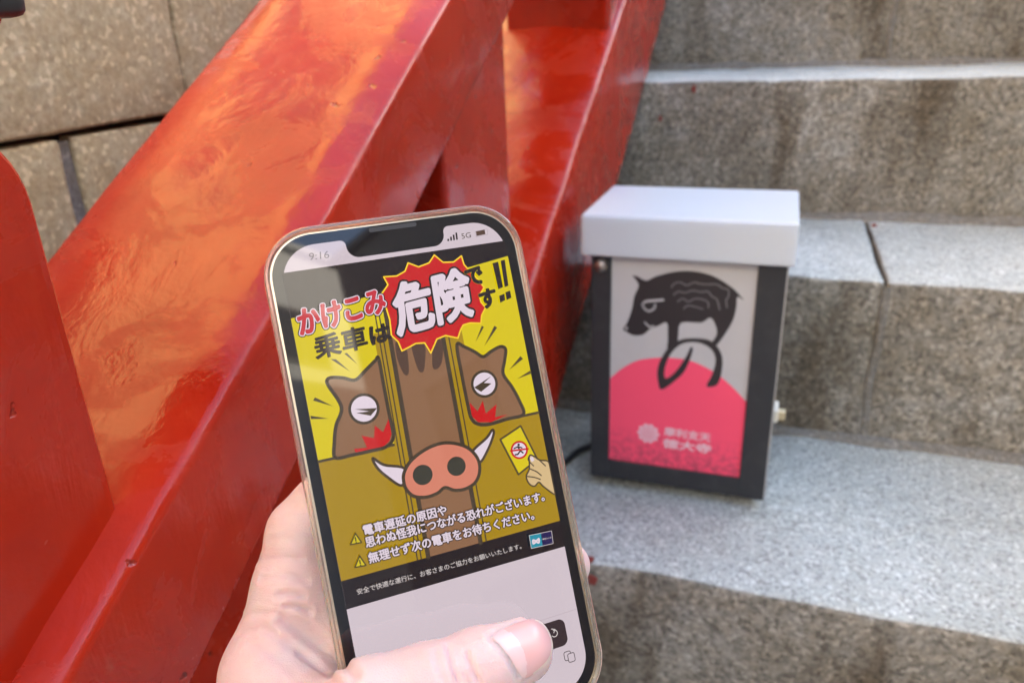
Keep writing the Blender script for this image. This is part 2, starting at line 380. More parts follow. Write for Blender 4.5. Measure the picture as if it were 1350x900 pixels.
# upright posts on the bottom rail (between the rails)
INSL = 0.008
def y_on_bottom(px):            # y where the post's right face stands, read from its upright edge
    return float(on_x(px, XRR - INSL)[1])
yA0, yA1 = y_on_bottom((587, 240)), y_on_bottom((671, 215))
yB = float(on_x((803, 43), XRR - INSL)[1])
for a, b in ((yA0, yA1), (yB, yB + (yA1 - yA0)), (2 * yB - yA0 + 0.0, 2 * yB - yA0 + (yA1 - yA0)), (yA0 - (yB - yA0), yA0 - (yB - yA0) + (yA1 - yA0))):
    post('post', a, b, nLT - 0.004, nUB + 0.01, XRL + INSL, XRR - INSL)
# upright boards on the middle rail
yT = float(on_x((112, 500), XRR - INS)[1])
post('upper_post', yT - 0.085, yT, nUT - 0.004, -0.0155, XRL + INS, XRR - INS, top_round=0.030)
post('upper_post', yT + 0.93, yT + 1.02, nUT - 0.004, 0.66, XRL + INS, XRR - INS, top_round=0.035)


# stub of the handrail that enters at the corner of the view, with its black metal cap
HXR = XRR - 0.03
h1 = on_x((26, 8), HXR); h0 = on_x((2, 52), HXR); hm = on_x((10, 24), HXR)
ho = bm_obj('handrail', box_bm(XRL + 0.03, HXR, float(h1[1]) - 0.16, float(h1[1]), float(h0[2]), float(h0[2]) + 0.05, 0.014, 4), M_RED, rail, True); ho.location = -Vector(rail.location)
M_BLACKMETAL = plain('black_metal', (0.022, 0.021, 0.020), 0.42, 0.5)
hc = bm_obj('metal_cap', box_bm(XRL + 0.027, HXR + 0.003, float(h1[1]) - 0.07, float(h1[1]) + 0.002, float(hm[2]), float(h0[2]) + 0.054, 0.005, 3), M_BLACKMETAL, rail, True); hc.location = -Vector(rail.location)

# ------------------------------------------------------------------ flat artwork helpers (x, y on a sheet, small step in z)
def catmull(pts, closed=True, n=6):
    out = []; L = len(pts)
    for i in range(L if closed else L - 1):
        p0, p1, p2, p3 = (pts[(i - 1) % L], pts[i], pts[(i + 1) % L], pts[(i + 2) % L]) if closed else (pts[max(i - 1, 0)], pts[i], pts[i + 1], pts[min(i + 2, L - 1)])
        for k in range(n):
            t = k / n
            out.append(tuple(0.5 * ((2 * p1[j]) + (p2[j] - p0[j]) * t + (2 * p0[j] - 5 * p1[j] + 4 * p2[j] - p3[j]) * t * t + (3 * p1[j] - p0[j] - 3 * p2[j] + p3[j]) * t ** 3) for j in (0, 1)))
    if not closed: out.append(tuple(pts[-1]))
    return out
def circle(cx, cy, rx, ry=None, n=28, rot=0.0):
    ry = rx if ry is None else ry
    return [(cx + rx * math.cos(2 * math.pi * k / n) * math.cos(rot) - ry * math.sin(2 * math.pi * k / n) * math.sin(rot),
             cy + rx * math.cos(2 * math.pi * k / n) * math.sin(rot) + ry * math.sin(2 * math.pi * k / n) * math.cos(rot)) for k in range(n)]
def round_rect(x0, x1, y0, y1, r, n=8):
    out = []
    for cx, cy, a in ((x1 - r, y1 - r, 0), (x0 + r, y1 - r, 90), (x0 + r, y0 + r, 180), (x1 - r, y0 + r, 270)):
        for k in range(n + 1):
            th = math.radians(a + 90 * k / n); out.append((cx + r * math.cos(th), cy + r * math.sin(th)))
    return out
def clip_line(poly, a, b):
    """keep the part of a polygon to the left of the line a->b"""
    out = []; f = lambda p: (b[0] - a[0]) * (p[1] - a[1]) - (b[1] - a[1]) * (p[0] - a[0])
    for i in range(len(poly)):
        p, q = poly[i], poly[(i + 1) % len(poly)]; fp, fq = f(p), f(q)
        if fp >= 0: out.append(p)
        if fp * fq < 0:
            t = fp / (fp - fq); out.append((p[0] + (q[0] - p[0]) * t, p[1] + (q[1] - p[1]) * t))
    return out
_tc = {}
def text_mesh(s, off=0.0):
    key = (s, off)
    if key not in _tc:
        cu = bpy.data.curves.new('lettering', 'FONT'); cu.body = s; cu.size = 1.0; cu.offset = off; cu.resolution_u = 3; cu.fill_mode = 'FRONT'
        ob = bpy.data.objects.new('lettering', cu); C.objects.link(ob)
        dg = bpy.context.evaluated_depsgraph_get(); me = bpy.data.meshes.new_from_object(ob.evaluated_get(dg))
        v = np.array([(p.co.x, p.co.y) for p in me.vertices]).reshape(-1, 2); f = [tuple(p.vertices) for p in me.polygons]
        # boundary edges of the filled letters
        cnt = {}
        for p in me.polygons:
            for a, b in p.edge_keys: cnt[(a, b)] = cnt.get((a, b), 0) + 1
        bd = [e for e, c in cnt.items() if c == 1]
        bpy.data.objects.remove(ob); bpy.data.curves.remove(cu); bpy.data.meshes.remove(me)
        _tc[key] = (v, f, bd)
    return _tc[key]
class Sheet:
    """collects flat coloured shapes, each a hair above the one before, into one mesh"""
    def __init__(s, z0=0.0, dz=1.2e-5): s.v, s.f, s.i, s.z, s.dz, s.mats = [], [], [], z0, dz, []
    def mi(s, m):
        if m not in s.mats: s.mats.append(m)
        return s.mats.index(m)
    def up(s): s.z += s.dz; return s.z
    def poly(s, pts, m):
        z = s.up(); b = len(s.v); s.v += [(p[0], p[1], z) for p in pts]
        for t in tessellate_polygon([[Vector((p[0], p[1], 0)) for p in pts]]): s.tri(b, t, m)
        return s
    def tri(s, b, t, m):
        p, q, r = [s.v[b + k] for k in t]
        if (q[0] - p[0]) * (r[1] - p[1]) - (q[1] - p[1]) * (r[0] - p[0]) < 0: t = (t[0], t[2], t[1])
        s.f.append(tuple(b + k for k in t)); s.i.append(s.mi(m))
    def stroke(s, pts, w, m, closed=False):
        z = s.up(); L = len(pts)
        for i in range(L if closed else L - 1):
            s._seg(pts[i], pts[(i + 1) % L], w, m, z + (i % 2) * s.dz * 0.3)
        for i in range(L): s._cap(pts[i], w, m, z + s.dz * 0.45)
        return s
    def _seg(s, a, b, w, m, z):
        dx, dy = b[0] - a[0], b[1] - a[1]; l = math.hypot(dx, dy) or 1e-9; nx, ny = -dy / l * w / 2, dx / l * w / 2; k = len(s.v)
        s.v += [(a[0] + nx, a[1] + ny, z), (a[0] - nx, a[1] - ny, z), (b[0] - nx, b[1] - ny, z), (b[0] + nx, b[1] + ny, z)]
        s.f.append((k, k + 1, k + 2, k + 3)); s.i.append(s.mi(m))
    def _cap(s, a, w, m, z, n=8):
        k = len(s.v); s.v += [(a[0] + w / 2 * math.cos(2 * math.pi * j / n), a[1] + w / 2 * math.sin(2 * math.pi * j / n), z) for j in range(n)]
        s.f.append(tuple(range(k, k + n))); s.i.append(s.mi(m))
    def text(s, body, bl, br, tl, m, outlines=(), bold=0.0):
        outlines = list(outlines) + ([(bold, m)] if bold else [])
        """letters fitted into the parallelogram bottom-left, bottom-right, top-left; outlines = [(width, material)...] widest first"""
        v, f, bd = text_mesh(body)
        lo, hi = v.min(0), v.max(0); u = (v - lo) / (hi - lo)
        q = np.array(bl)[None] + u[:, :1] * (np.array(br) - np.array(bl))[None] + u[:, 1:] * (np.array(tl) - np.array(bl))[None]
        for w, om in outlines:
            z = s.up()
            for k, (a, b) in enumerate(bd): s._seg(q[a], q[b], w, om, z + (k % 7) * s.dz * 0.1)
            for a in sorted({a for e in bd for a in e}): s._cap(q[a], w, om, z + s.dz * 0.8, 6)
            s.up()
        z = s.up(); b = len(s.v); s.v += [(p[0], p[1], z) for p in q]
        for t in f:
            for j in range(1, len(t) - 1): s.tri(b, (t[0], t[j], t[j + 1]), m)
        return s
    def build(s, name, parent):
        return mesh_obj(name, s.v, s.f, s.mats, parent, False, s.i)

# ------------------------------------------------------------------ lantern on the step
YL = 0.68 * K
LX0, LX1 = -0.1720, 0.0155; LZ0, LZ1 = CAM[2] - 0.4706, CAM[2] - 0.2120; LYB = YL + 0.128
lan = empty('lantern', (-0.078, YL + 0.06, 0)); tag(lan, 'small box lantern with black frame, pale lid and boar picture standing on a step', 'lantern')
def L_(o): o.location = -Vector(lan.location); return o
t = NT('black_lacquer'); o_ = t.mapping(); cc = t.mix(t.ramp(t.noise(o_, 40, 4), [(0.5, 0.0), (0.8, 0.5)]), (0.020, 0.022, 0.026), (0.055, 0.055, 0.055))
t.set(Base_Color=cc, Roughness=0.5, Normal=t.bump(t.noise(o_, 220, 3), 0.25, 0.0008)); M_LAQ = t.m
t = NT('acrylic_lid'); t.set(Base_Color=(0.62, 0.69, 0.78), Roughness=0.30, Transmission_Weight=0.15, Subsurface_Weight=0.6, Subsurface_Radius=(0.02, 0.02, 0.022), Subsurface_Scale=0.5); M_LID = t.m
t = NT('lantern_panel'); o_ = t.mapping()
cc = t.mix(t.ramp(t.noise(o_, 20, 5), [(0.4, 0.0), (0.75, 0.5)]), (0.47, 0.475, 0.485), (0.40, 0.40, 0.41)); t.set(Base_Color=cc, Roughness=0.45); M_PANEL = t.m
t = NT('lantern_pink'); o_ = t.mapping()
sep = t.n('ShaderNodeSeparateXYZ'); t.l(t.co.outputs['Object'], sep.inputs[0])
zl = t.math('DIVIDE', t.math('SUBTRACT', sep.outputs[1], float(LZ0 + 0.022)), 0.045)
grime = t.math('MULTIPLY', t.ramp(zl, [(0.0, 1.0), (1.0, 0.0)]), t.ramp(t.noise(o_, 150, 5, 0.7), [(0.42, 0.0), (0.6, 1.0)]))
cc = t.mix(t.math('MULTIPLY', grime, 0.75), (0.86, 0.085, 0.165), (0.24, 0.05, 0.075)); t.set(Base_Color=cc, Roughness=0.5); t.b.inputs['Specular IOR Level'].default_value = 0.2; M_PINK = t.m
M_INK = plain('ink', (0.020, 0.016, 0.018), 0.5); M_PALEP = plain('pale_print', (0.80, 0.52, 0.60), 0.5); M_GREYL = plain('grey_print', (0.17, 0.165, 0.175), 0.5)
M_STEEL = plain('steel', (0.55, 0.52, 0.48), 0.3, metal=1.0)
px0, px1, pz0, pz1 = -0.1515, -0.0105, CAM[2] - 0.448, LZ1
# four corner stiles, rails, panels
for (xa, xb) in ((LX0, px0), (px1, LX1)):
    L_(box('stile', xa, xb, YL, YL + 0.014, LZ0, LZ1, M_LAQ, lan, 0.0012))
    L_(box('stile', xa, xb, LYB - 0.014, LYB, LZ0, LZ1, M_LAQ, lan, 0.0012))
L_(box('bottom_rail', px0 - 0.001, px1 + 0.001, YL + 0.0006, YL + 0.0135, LZ0 + 0.0003, pz0, M_LAQ, lan, 0.0010))
L_(box('bottom_rail', px0 - 0.001, px1 + 0.001, LYB - 0.0135, LYB - 0.0006, LZ0 + 0.0003, pz0, M_LAQ, lan, 0.0010))
for xa, xb in ((LX0 + 0.0008, LX0 + 0.008), (LX1 - 0.008, LX1 - 0.0008)):
    L_(box('side_board', xa, xb, YL + 0.0135, LYB - 0.0135, LZ0 + 0.0003, LZ1, M_LAQ, lan, 0.0008))
L_(box('base_board', LX0 + 0.009, LX1 - 0.009, YL + 0.0145, LYB - 0.0145, LZ0 + 0.001, LZ0 + 0.01, M_LAQ, lan))
for xa in (LX0 + 0.020, LX1 - 0.038):
    for ya in (YL + 0.026, LYB - 0.030):
        L_(box('foot', xa, xa + 0.018, ya, ya + 0.018, -0.003, LZ0 + 0.0015, M_LAQ, lan, 0.001))
L_(box('edge_strip', LX1 - 0.0006, LX1 + 0.0014, YL + 0.0005, YL + 0.004, LZ0 + 0.004, LZ1, M_STEEL, lan))
panel = L_(box('front_panel', px0 - 0.003, px1 + 0.003, YL + 0.0035, YL + 0.009, pz0 - 0.003, LZ1 + 0.002, M_PANEL, lan))
L_(box('back_panel', px0 - 0.003, px1 + 0.003, LYB - 0.009, LYB - 0.0035, pz0 - 0.003, LZ1 + 0.002, M_PANEL, lan))
# lid: hollow tray upside down
lx0, lx1, ly0, ly1, lz0, lz1 = -0.1805, 0.0215, YL - 0.0095, LYB + 0.013, CAM[2] - 0.2105, CAM[2] - 0.1690
bm = bmesh.new()
def ringv(e, z): return [bm.verts.new((x, y, z)) for x, y in ((lx0 + e, ly0 + e), (lx1 - e, ly0 + e), (lx1 - e, ly1 - e), (lx0 + e, ly1 - e))]
r0, r1, r2, r3 = ringv(0, lz1), ringv(0, lz0), ringv(0.004, lz0), ringv(0.004, lz1 - 0.004)
bm.faces.new(r0)
for a, b in ((r0, r1), (r1, r2), (r2, r3)):
    for i in range(4): bm.faces.new((a[i], b[i], b[(i + 1) % 4], a[(i + 1) % 4]))
bm.faces.new(r3[::-1]); bmesh.ops.recalc_face_normals(bm, faces=bm.faces)
bmesh.ops.bevel(bm, geom=[e for e in bm.edges if e.calc_face_angle(0) > 0.5], offset=0.0016, segments=3, affect='EDGES')
L_(bm_obj('lid', bm, M_LID, lan))
# screw knob on the upper left of the front
kp = on_y((793, 349), YL)
bm = bmesh.new(); bmesh.ops.create_cone(bm, cap_ends=True, segments=20, radius1=0.0072, radius2=0.0060, depth=0.008)
bmesh.ops.bevel(bm, geom=bm.edges[:], offset=0.001, segments=2, affect='EDGES')
bmesh.ops.rotate(bm, cent=(0, 0, 0), matrix=Matrix.Rotation(math.pi / 2, 3, 'X'), verts=bm.verts); bmesh.ops.translate(bm, vec=(kp[0], YL - 0.004, kp[2]), verts=bm.verts)
kn = L_(bm_obj('screw', bm, plain('aged_brass', (0.32, 0.26, 0.22), 0.4, metal=0.8), lan, True))
# printed picture: sheet coordinates x = world x, y = world z, turned onto the front panel
YP = YL + 0.0034
def lp(pts): return [(float(q[0]), float(q[2])) for q in (on_y(p, YP) for p in pts)]
def z5(pts): return lp(zp(740, 220, 3.75, pts))
def z6(pts): return lp(zp(740, 420, 3.4618, pts))
art = Sheet(0.0, 4e-5)
sunp = z6([(205, 285), (218, 275), (280, 225), (350, 190), (440, 178), (520, 180), (600, 195), (700, 245), (780, 310), (845, 380)])
sunp = catmull(sunp, False, 5); sunp = [(px0, pz0)] + [(max(px0, min(px1, x)), z) for x, z in sunp] + [(px1, pz0)]
art.poly(sunp, M_PINK)
art.poly(catmull(z5([(305, 800), (325, 770), (350, 700), (360, 640), (382, 590), (370, 560), (352, 538), (378, 542), (420, 562), (470, 540), (560, 518), (650, 515), (740, 535), (810, 572), (860, 610), (902, 658), (870, 642), (866, 690), (848, 760), (800, 840), (762, 885), (745, 868), (768, 830), (765, 790), (738, 745), (690, 770), (592, 770), (578, 840), (566, 892), (524, 900), (530, 840), (522, 770), (480, 785), (440, 800), (405, 828), (360, 833), (322, 815)]), True, 3), M_INK)
art.poly(catmull(z6([(590, 130), (600, 145), (565, 235), (510, 290), (460, 322), (444, 300), (440, 225), (478, 145), (540, 97), (620, 89), (690, 105), (732, 165), (732, 240), (712, 300), (663, 308), (690, 250), (704, 185), (680, 135), (620, 108), (550, 115), (500, 160), (473, 225), (476, 272), (520, 242), (568, 175)]), True, 4), M_INK)
art.poly(z6([(487, 0), (541, 0), (526, 110), (486, 155)]), M_INK)
art.stroke(catmull(z5([(412, 700), (402, 680), (420, 664), (460, 660), (503, 657)]), False, 4), 0.0026, M_PANEL)
art.stroke(catmull(z5([(412, 700), (432, 712), (458, 700), (464, 680)]), False, 4), 0.0022, M_PANEL)
art.stroke(z5([(413, 768), (438, 792), (455, 786)]), 0.0016, M_PANEL)
for ln in ([(545, 595), (560, 575), (590, 570), (620, 585), (655, 570), (690, 578), (730, 580), (770, 580), (800, 600), (825, 605), (828, 640), (815, 655), (820, 695)],
           [(555, 632), (580, 615), (610, 622), (650, 610), (690, 618), (725, 615), (745, 640), (770, 655), (783, 705)],
           [(575, 665), (600, 650), (630, 665), (660, 650), (700, 655), (725, 668), (728, 695)], [(605, 700), (625, 685), (660, 690), (700, 702)]):
    art.stroke(catmull(z5(ln), False, 3), 0.0011, M_GREYL)
art.poly(z5([(315, 797), (325, 785), (329, 800), (322, 806)]), M_PANEL)
ec = z6([(397, 522)])[0]; er_ = 0.0112
art.poly([(ec[0] + er_ * (1 + 0.09 * math.cos(10 * a)) * math.cos(a), ec[1] + er_ * (1 + 0.09 * math.cos(10 * a)) * math.sin(a)) for a in [2 * math.pi * k / 80 for k in range(80)]], M_PALEP)
M_PINKL = plain('pink_print', (0.72, 0.22, 0.32), 0.5)
for rr, nn in ((0.0078, 8), (0.0050, 8)):
    for k in range(nn):
        a = 2 * math.pi * k / nn + rr * 50; art.stroke(circle(ec[0] + rr * math.cos(a), ec[1] + rr * math.sin(a), 0.0024, None, 10), 0.0004, M_PINKL, True)
art.stroke(circle(ec[0], ec[1], 0.0021, None, 12), 0.0006, M_PINKL, True)
def fit(fn, sh, body, pts, m, **kw): q = fn(pts); sh.text(body, q[0], q[1], q[2], m, **kw)
fit(z6, art, '摩利支天', [(470, 528), (680, 560), (473, 490)], M_PALEP, bold=0.0006)
fit(z6, art, '徳大寺', [(462, 582), (680, 612), (468, 543)], M_PALEP, bold=0.0009)
ao = art.build('picture', panel); ao.matrix_local = Matrix(((1, 0, 0, 0), (0, 0, -1, YP), (0, 1, 0, 0), (0, 0, 0, 1)))
# lead running out behind the lantern, and a scrap of white tape by its foot
ca, cb = on_z((742, 612), 0.004), on_z((778, 588), 0.004)
tag(tube('power_lead', [tuple(ca + (ca - cb) * 0.9), tuple(ca), tuple((ca + cb) / 2 + np.array([0, .004, .003])), tuple(cb), (LX0 - 0.001, float(cb[1]) + 0.012, 0.02)], 0.0038, plain('cable', (0.02, 0.02, 0.022), 0.5)), 'black power lead lying on the step between railing and lantern', 'cable')
kp = on_x((1016, 577), LX1); ky = min(max(float(kp[1]), YL + 0.01), LYB - 0.03)
lt = L_(box('latch', LX1 - 0.001, LX1 + 0.006, ky - 0.004, ky + 0.020, float(kp[2]) - 0.007, float(kp[2]) + 0.007, plain('latch_white', (0.60, 0.58, 0.50), 0.5), lan, 0.0015))
box('hook', LX1 + 0.004, LX1 + 0.013, ky + 0.002, ky + 0.011, float(kp[2]) - 0.006, float(kp[2]) + 0.003, plain('latch_brass', (0.55, 0.46, 0.28), 0.4, metal=0.6), lt, 0.001)

# ------------------------------------------------------------------ phone
PR = np.array([[0.93208379, 0.19317342, -0.30643732], [-0.17804883, 0.98101613, 0.07685034], [0.3154654, -0.01707015, 0.94878353]])
PT = np.array([-63.74596886, -25.06467842, 206.16568912]) * 0.001
CV = np.stack([M[0], -M[1], M[2]]).T                 # camera (right, down, forward) -> world
pm = Matrix.Identity(4); ax = CV @ PR
for i in range(3):
    pm[i][0], pm[i][1], pm[i][2] = ax[i][0], -ax[i][1], -ax[i][2]
org = CAM + CV @ PT
for i in range(3): pm[i][3] = org[i]
phone = empty('smartphone'); phone.matrix_world = pm; tag(phone, 'smartphone in clear case showing a yellow boar poster, held in a hand', 'phone')
def scr(p):                                           # pixel -> (x, y up) on the display, metres
    d = np.array([(p[0] - W / 2) / F, (p[1] - H / 2) / F, 1.0]); n = PR[:, 2]
    c = PR.T @ (d * ((n @ PT) / (n @ d)) - PT); return (float(c[0]), float(-c[1]))
def S(pts): return [scr(p) for p in pts]
mm = 0.001; DW, DH = 64.6 * mm, 139.8 * mm
def slab(name, outline, z0, z1, mat, parent, bev=0.0, seg=3, smooth=False):
    bm = bmesh.new(); a = [bm.verts.new((x, y, z0)) for x, y in outline]; b = [bm.verts.new((x, y, z1)) for x, y in outline]; k = len(a)
    bm.faces.new(a[::-1]); top = bm.faces.new(b)
    for i in range(k): bm.faces.new((a[i], a[(i + 1) % k], b[(i + 1) % k], b[i]))
    if bev: bmesh.ops.bevel(bm, geom=[e for e in bm.edges if e.calc_face_angle(0) > 1.0], offset=bev, segments=seg, affect='EDGES')
    return bm_obj(name, bm, mat, parent, smooth)
M_ALU = plain('aluminium_band', (0.60, 0.50, 0.38), 0.28, metal=1.0)
M_GLASSBLK = plain('black_glass', (0.006, 0.005, 0.007), 0.03)
t = NT('clear_case'); t.set(Base_Color=(0.92, 0.82, 0.66), Roughness=0.08, Transmission_Weight=0.88, IOR=1.45); M_CASE = t.m
bo = round_rect(-3.45 * mm, DW + 3.45 * mm, -DH - 3.45 * mm, 3.45 * mm, 12.6 * mm, 14)
slab('body', bo, -7.6 * mm, -0.25 * mm, M_ALU, phone, 0.5 * mm)
fo = round_rect(-2.9 * mm, DW + 2.9 * mm, -DH - 2.9 * mm, 2.9 * mm, 12.1 * mm, 14)
scrn = slab('screen', fo, -0.6 * mm, -0.02 * mm, M_GLASSBLK, phone, 0.12 * mm)
def ring(name, oo, io, levels, mat, parent):
    """closed wall: outer outline oo and inner io, between z levels"""
    k = len(oo); vs_, fs = [], []
    z0, z1 = levels
    e = 0.35 * mm
    def sc_(o, t): cx, cy = DW / 2, -DH / 2; return [(x + (cx - x) * 0, y) for x, y in o]
    L = [[(x, y, z0) for x, y in io], [(x, y, z0) for x, y in oo], [(x, y, z1 - e) for x, y in oo]]
    mid = [((a[0] * .75 + b[0] * .25), (a[1] * .75 + b[1] * .25)) for a, b in zip(oo, io)]; mid2 = [((a[0] * .35 + b[0] * .65), (a[1] * .35 + b[1] * .65)) for a, b in zip(oo, io)]
    L += [[(x, y, z1) for x, y in mid], [(x, y, z1) for x, y in mid2], [(x, y, z1 - e) for x, y in io]]
    for l in L: vs_ += l
    n = len(L)
    for j in range(n):
        for i in range(k): fs.append((j * k + i, j * k + (i + 1) % k, ((j + 1) % n) * k + (i + 1) % k, ((j + 1) % n) * k + i))
    o = mesh_obj(name, vs_, fs, mat, parent, False); return o
def rr(e, r): return round_rect(-3.45 * mm - e, DW + 3.45 * mm + e, -DH - 3.45 * mm - e, 3.45 * mm + e, r, 14)
ring('case', rr(1.55 * mm, 14.1 * mm), rr(0.06 * mm, 12.65 * mm), (-8.9 * mm, 0.85 * mm), M_CASE, phone)
slab('case_back', rr(0.0, 12.6 * mm), -8.9 * mm, -7.7 * mm, M_CASE, phone)
cb_ = slab('camera_bump', round_rect(DW - 27 * mm, DW + 0.5 * mm, -28 * mm, 0.5 * mm, 7 * mm), -10.2 * mm, -7.65 * mm, M_ALU, phone, 0.4 * mm)
for cx, cy in ((DW - 20 * mm, -20 * mm), (DW - 7 * mm, -7 * mm)): slab('lens', circle(cx, cy, 5.6 * mm), -11.2 * mm, -10.1 * mm, M_GLASSBLK, cb_, 0.3 * mm)

E_ = {k: emit('screen_' + k, c) for k, c in dict(white=(207, 192, 200), band=(26, 12, 16), yellow=(214, 194, 0), gold=(166, 132, 2), gold2=(190, 160, 10), brown=(140, 100, 70), brown2=(124, 88, 62),
      line=(72, 58, 42), dark=(40, 28, 26), snout=(212, 128, 104), nostril=(58, 56, 46), red=(198, 18, 20), red2=(196, 44, 58), pale=(224, 208, 220), burst=(250, 208, 44), skin=(212, 182, 132), teal=(36, 142, 164), navy=(34, 22, 78), button=(62, 48, 50), text=(206, 196, 194), hair=(182, 166, 174), stripe=(84, 60, 48), clock=(128, 116, 120)).items()}
E_['black'] = M_GLASSBLK
def toY(y): return -y * mm
scr_sheet = Sheet(0.0, 1.0e-5)
disp = round_rect(0, DW, -DH, 0, 9.7 * mm, 12)
scr_sheet.poly(disp, E_['white'])
# notch
nx0, nx1, nyb = 18.3 * mm, 46.6 * mm, -5.35 * mm
notch = [(nx0 - 1.6 * mm, 0.4 * mm), (nx0 - 1.6 * mm, -0.02 * mm)] + [(nx0 - 1.6 * mm + 1.6 * mm * math.sin(a), -1.6 * mm + 1.6 * mm * math.cos(a)) for a in [k * math.pi / 12 for k in range(7)]]
notch += [(nx0 + 3.4 * mm - 3.4 * mm * math.cos(a), nyb + 3.4 * mm - 3.4 * mm * math.sin(a)) for a in [k * math.pi / 16 for k in range(9)]]
notch += [(DW * 0 + (nx0 + nx1) - x, y) for x, y in notch[::-1]]
scr_sheet.poly(notch, E_['black'])
scr_sheet.build('display', scrn)
# status bar
sb = Sheet(1.2e-4, 1.0e-5)
z1 = lambda pts: S(zp(340, 260, 3.375, pts))
zc = lambda pts: S(zp(560, 255, 8.4375, pts))
fit(z1, sb, '9:16', [(228, 281), (318, 270), (226, 249)], E_['clock'])  # digit colour lightened to imitate glare over the clock
for i, hgt in enumerate((24, 42, 60, 78)):
    x = 252 + i * 32; y = 532 - i * 5; sb.poly(zc([(x, y), (x + 19, y - 3), (x + 19 - hgt * .12, y - 3 - hgt), (x - hgt * .12, y - hgt)]), E_['dark'])
fit(zc, sb, '5G', [(412, 508), (515, 490), (402, 450)], E_['line'])
sb.stroke(zc([(560, 425), (690, 398), (700, 455), (570, 485)]), 0.16 * mm, E_['hair'], True)
sb.poly(zc([(566, 425), (664, 405), (672, 455), (575, 475)]), E_['stripe'])
sb.build('status_bar', scrn)['kind'] = 'stuff'
# poster
po = Sheet(3.0e-4, 1.0e-5)
z2 = lambda pts: S(zp(370, 440, 3.649, pts)); z5p = lambda pts: S(zp(380, 330, 4.355, pts)); z6p = lambda pts: S(zp(400, 480, 3.9706, pts)); z7 = lambda pts: S(zp(440, 630, 4.5, pts))
ytop = toY(6.71); yb_, yy_ = toY(99.02), toY(91.32)
po.poly([(0, yb_), (DW, yb_), (DW, ytop), (0, ytop)], E_['band'])
yl, yr = scr((384, 420))[1], scr((669.5, 337.6))[1]
po.poly([(0, yy_), (DW, yy_), (DW, yr), (0, yl)], E_['yellow'])
gl, gr = scr((420.3, 608))[1], scr((709, 543.5))[1]
po.poly([(0, yy_), (DW, yy_), (DW, gr), (0, gl)], E_['gold'])
LWt = 0.75 * mm
po.stroke([(0, gl), (DW, gr)], LWt, E_['line'])
# door leaves and the face seen between them
def cl(pts):                                          # keep inside the poster
    p = clip_line(pts, (DW, -1), (DW, 1)); p = clip_line(p, (0, 1), (0, -1)); return clip_line(p, (0, yy_), (DW, yy_))
def quad_band(a, b, c, d, m): po.poly(cl([a, b, c, d]), m)
(t0, t1, b1, b0) = z2([(440, -40), (880, -60), (1010, 500), (560, 640)])
quad_band(*S([(492, 440), (606, 425), (668, 738), (552, 752)]), E_['gold'])
lines = lambda a, b, w, m: po.stroke(cl_line(a, b), w, m)
def cl_line(a, b):
    if b[1] < yy_: t = (a[1] - yy_) / (a[1] - b[1]); b = (a[0] + (b[0] - a[0]) * t, yy_)
    return [a, b]
mf = z2([(520, -30), (770, -60), (905, 540), (640, 600)])
cL0, cL1 = S([(514, 446)])[0], S([(564.5, 735)])[0]; cR0, cR1 = S([(582, 436)])[0], S([(633.5, 716)])[0]
def ext(a, b, y): t = (y - a[1]) / (b[1] - a[1]); return (a[0] + (b[0] - a[0]) * t, y)
def topat(x): return yl + (yr - yl) * x / DW
po.poly([ext(cL0, cL1, yy_), ext(cR0, cR1, yy_), ext(cR0, cR1, topat(cR0[0])), ext(cL0, cL1, topat(cL0[0]))], E_['brown'])
for a, b, w in ((cL0, cL1, 1.25), (cR0, cR1, 1.25)):
    po.stroke([ext(a, b, yy_), ext(a, b, topat(a[0]))], w * mm, E_['line'])
for dx in (-1.9, -3.0):
    a, b = (cL0[0] + dx * mm, cL0[1]), (cL1[0] + (dx - .1) * mm, cL1[1]); po.stroke([ext(a, b, yy_), ext(a, b, topat(a[0]))], 0.36 * mm, E_['line'])
for dx in (1.7,):
    a, b = (cR0[0] + dx * mm, cR0[1]), (cR1[0] + dx * mm, cR1[1]); po.stroke([ext(a, b, yy_), ext(a, b, topat(a[0]))], 0.36 * mm, E_['line'])
for st in ([(552, 40), (600, 60), (615, 150), (612, 195), (590, 190), (560, 120)], [(625, 30), (690, 50), (692, 150), (680, 185), (655, 160)], [(735, 30), (775, 40), (775, 130), (750, 170), (728, 150)]):
    po.poly(catmull(z2(st), True, 5), E_['stripe'])
lh = catmull(z2([(470, 120), (455, 128), (405, 178), (358, 222), (300, 212), (245, 210), (223, 222), (230, 250), (292, 352), (266, 440), (258, 520), (262, 594), (340, 582), (440, 560), (500, 545), (534, 515), (540, 475), (520, 380), (495, 250)]), True, 5)
rh = catmull(z2([(846, 55), (880, 62), (930, 86), (972, 110), (1010, 85), (1055, 62), (1080, 75), (1075, 130), (1068, 192), (1110, 255), (1145, 320), (1166, 386), (1090, 408), (1000, 434), (945, 432), (915, 405), (898, 340), (870, 200)]), True, 5)
for hd in (lh, rh): po.poly(hd, E_['brown'])
for bz in ([(352, 552), (415, 546), (388, 488), (448, 500), (452, 440), (492, 472), (518, 408), (532, 480), (522, 515), (495, 540), (440, 554), (360, 570)],
           [(906, 328), (945, 372), (970, 322), (985, 382), (1036, 338), (1030, 400), (1092, 386), (1010, 424), (948, 424), (918, 396)]): po.poly(z2(bz), E_['red'])
for hd in (lh, rh): po.stroke(hd, 1.0 * mm, E_['line'], True)
for (c, r) in (((400, 360), 64), ((978, 240), 60)):
    q = z2([c])[0]; po.poly(circle(q[0], q[1], (r + 8) / 3.649 * 0.218 * mm), E_['line']); po.poly(circle(q[0], q[1], (r - 5) / 3.649 * 0.218 * mm), E_['pale'])
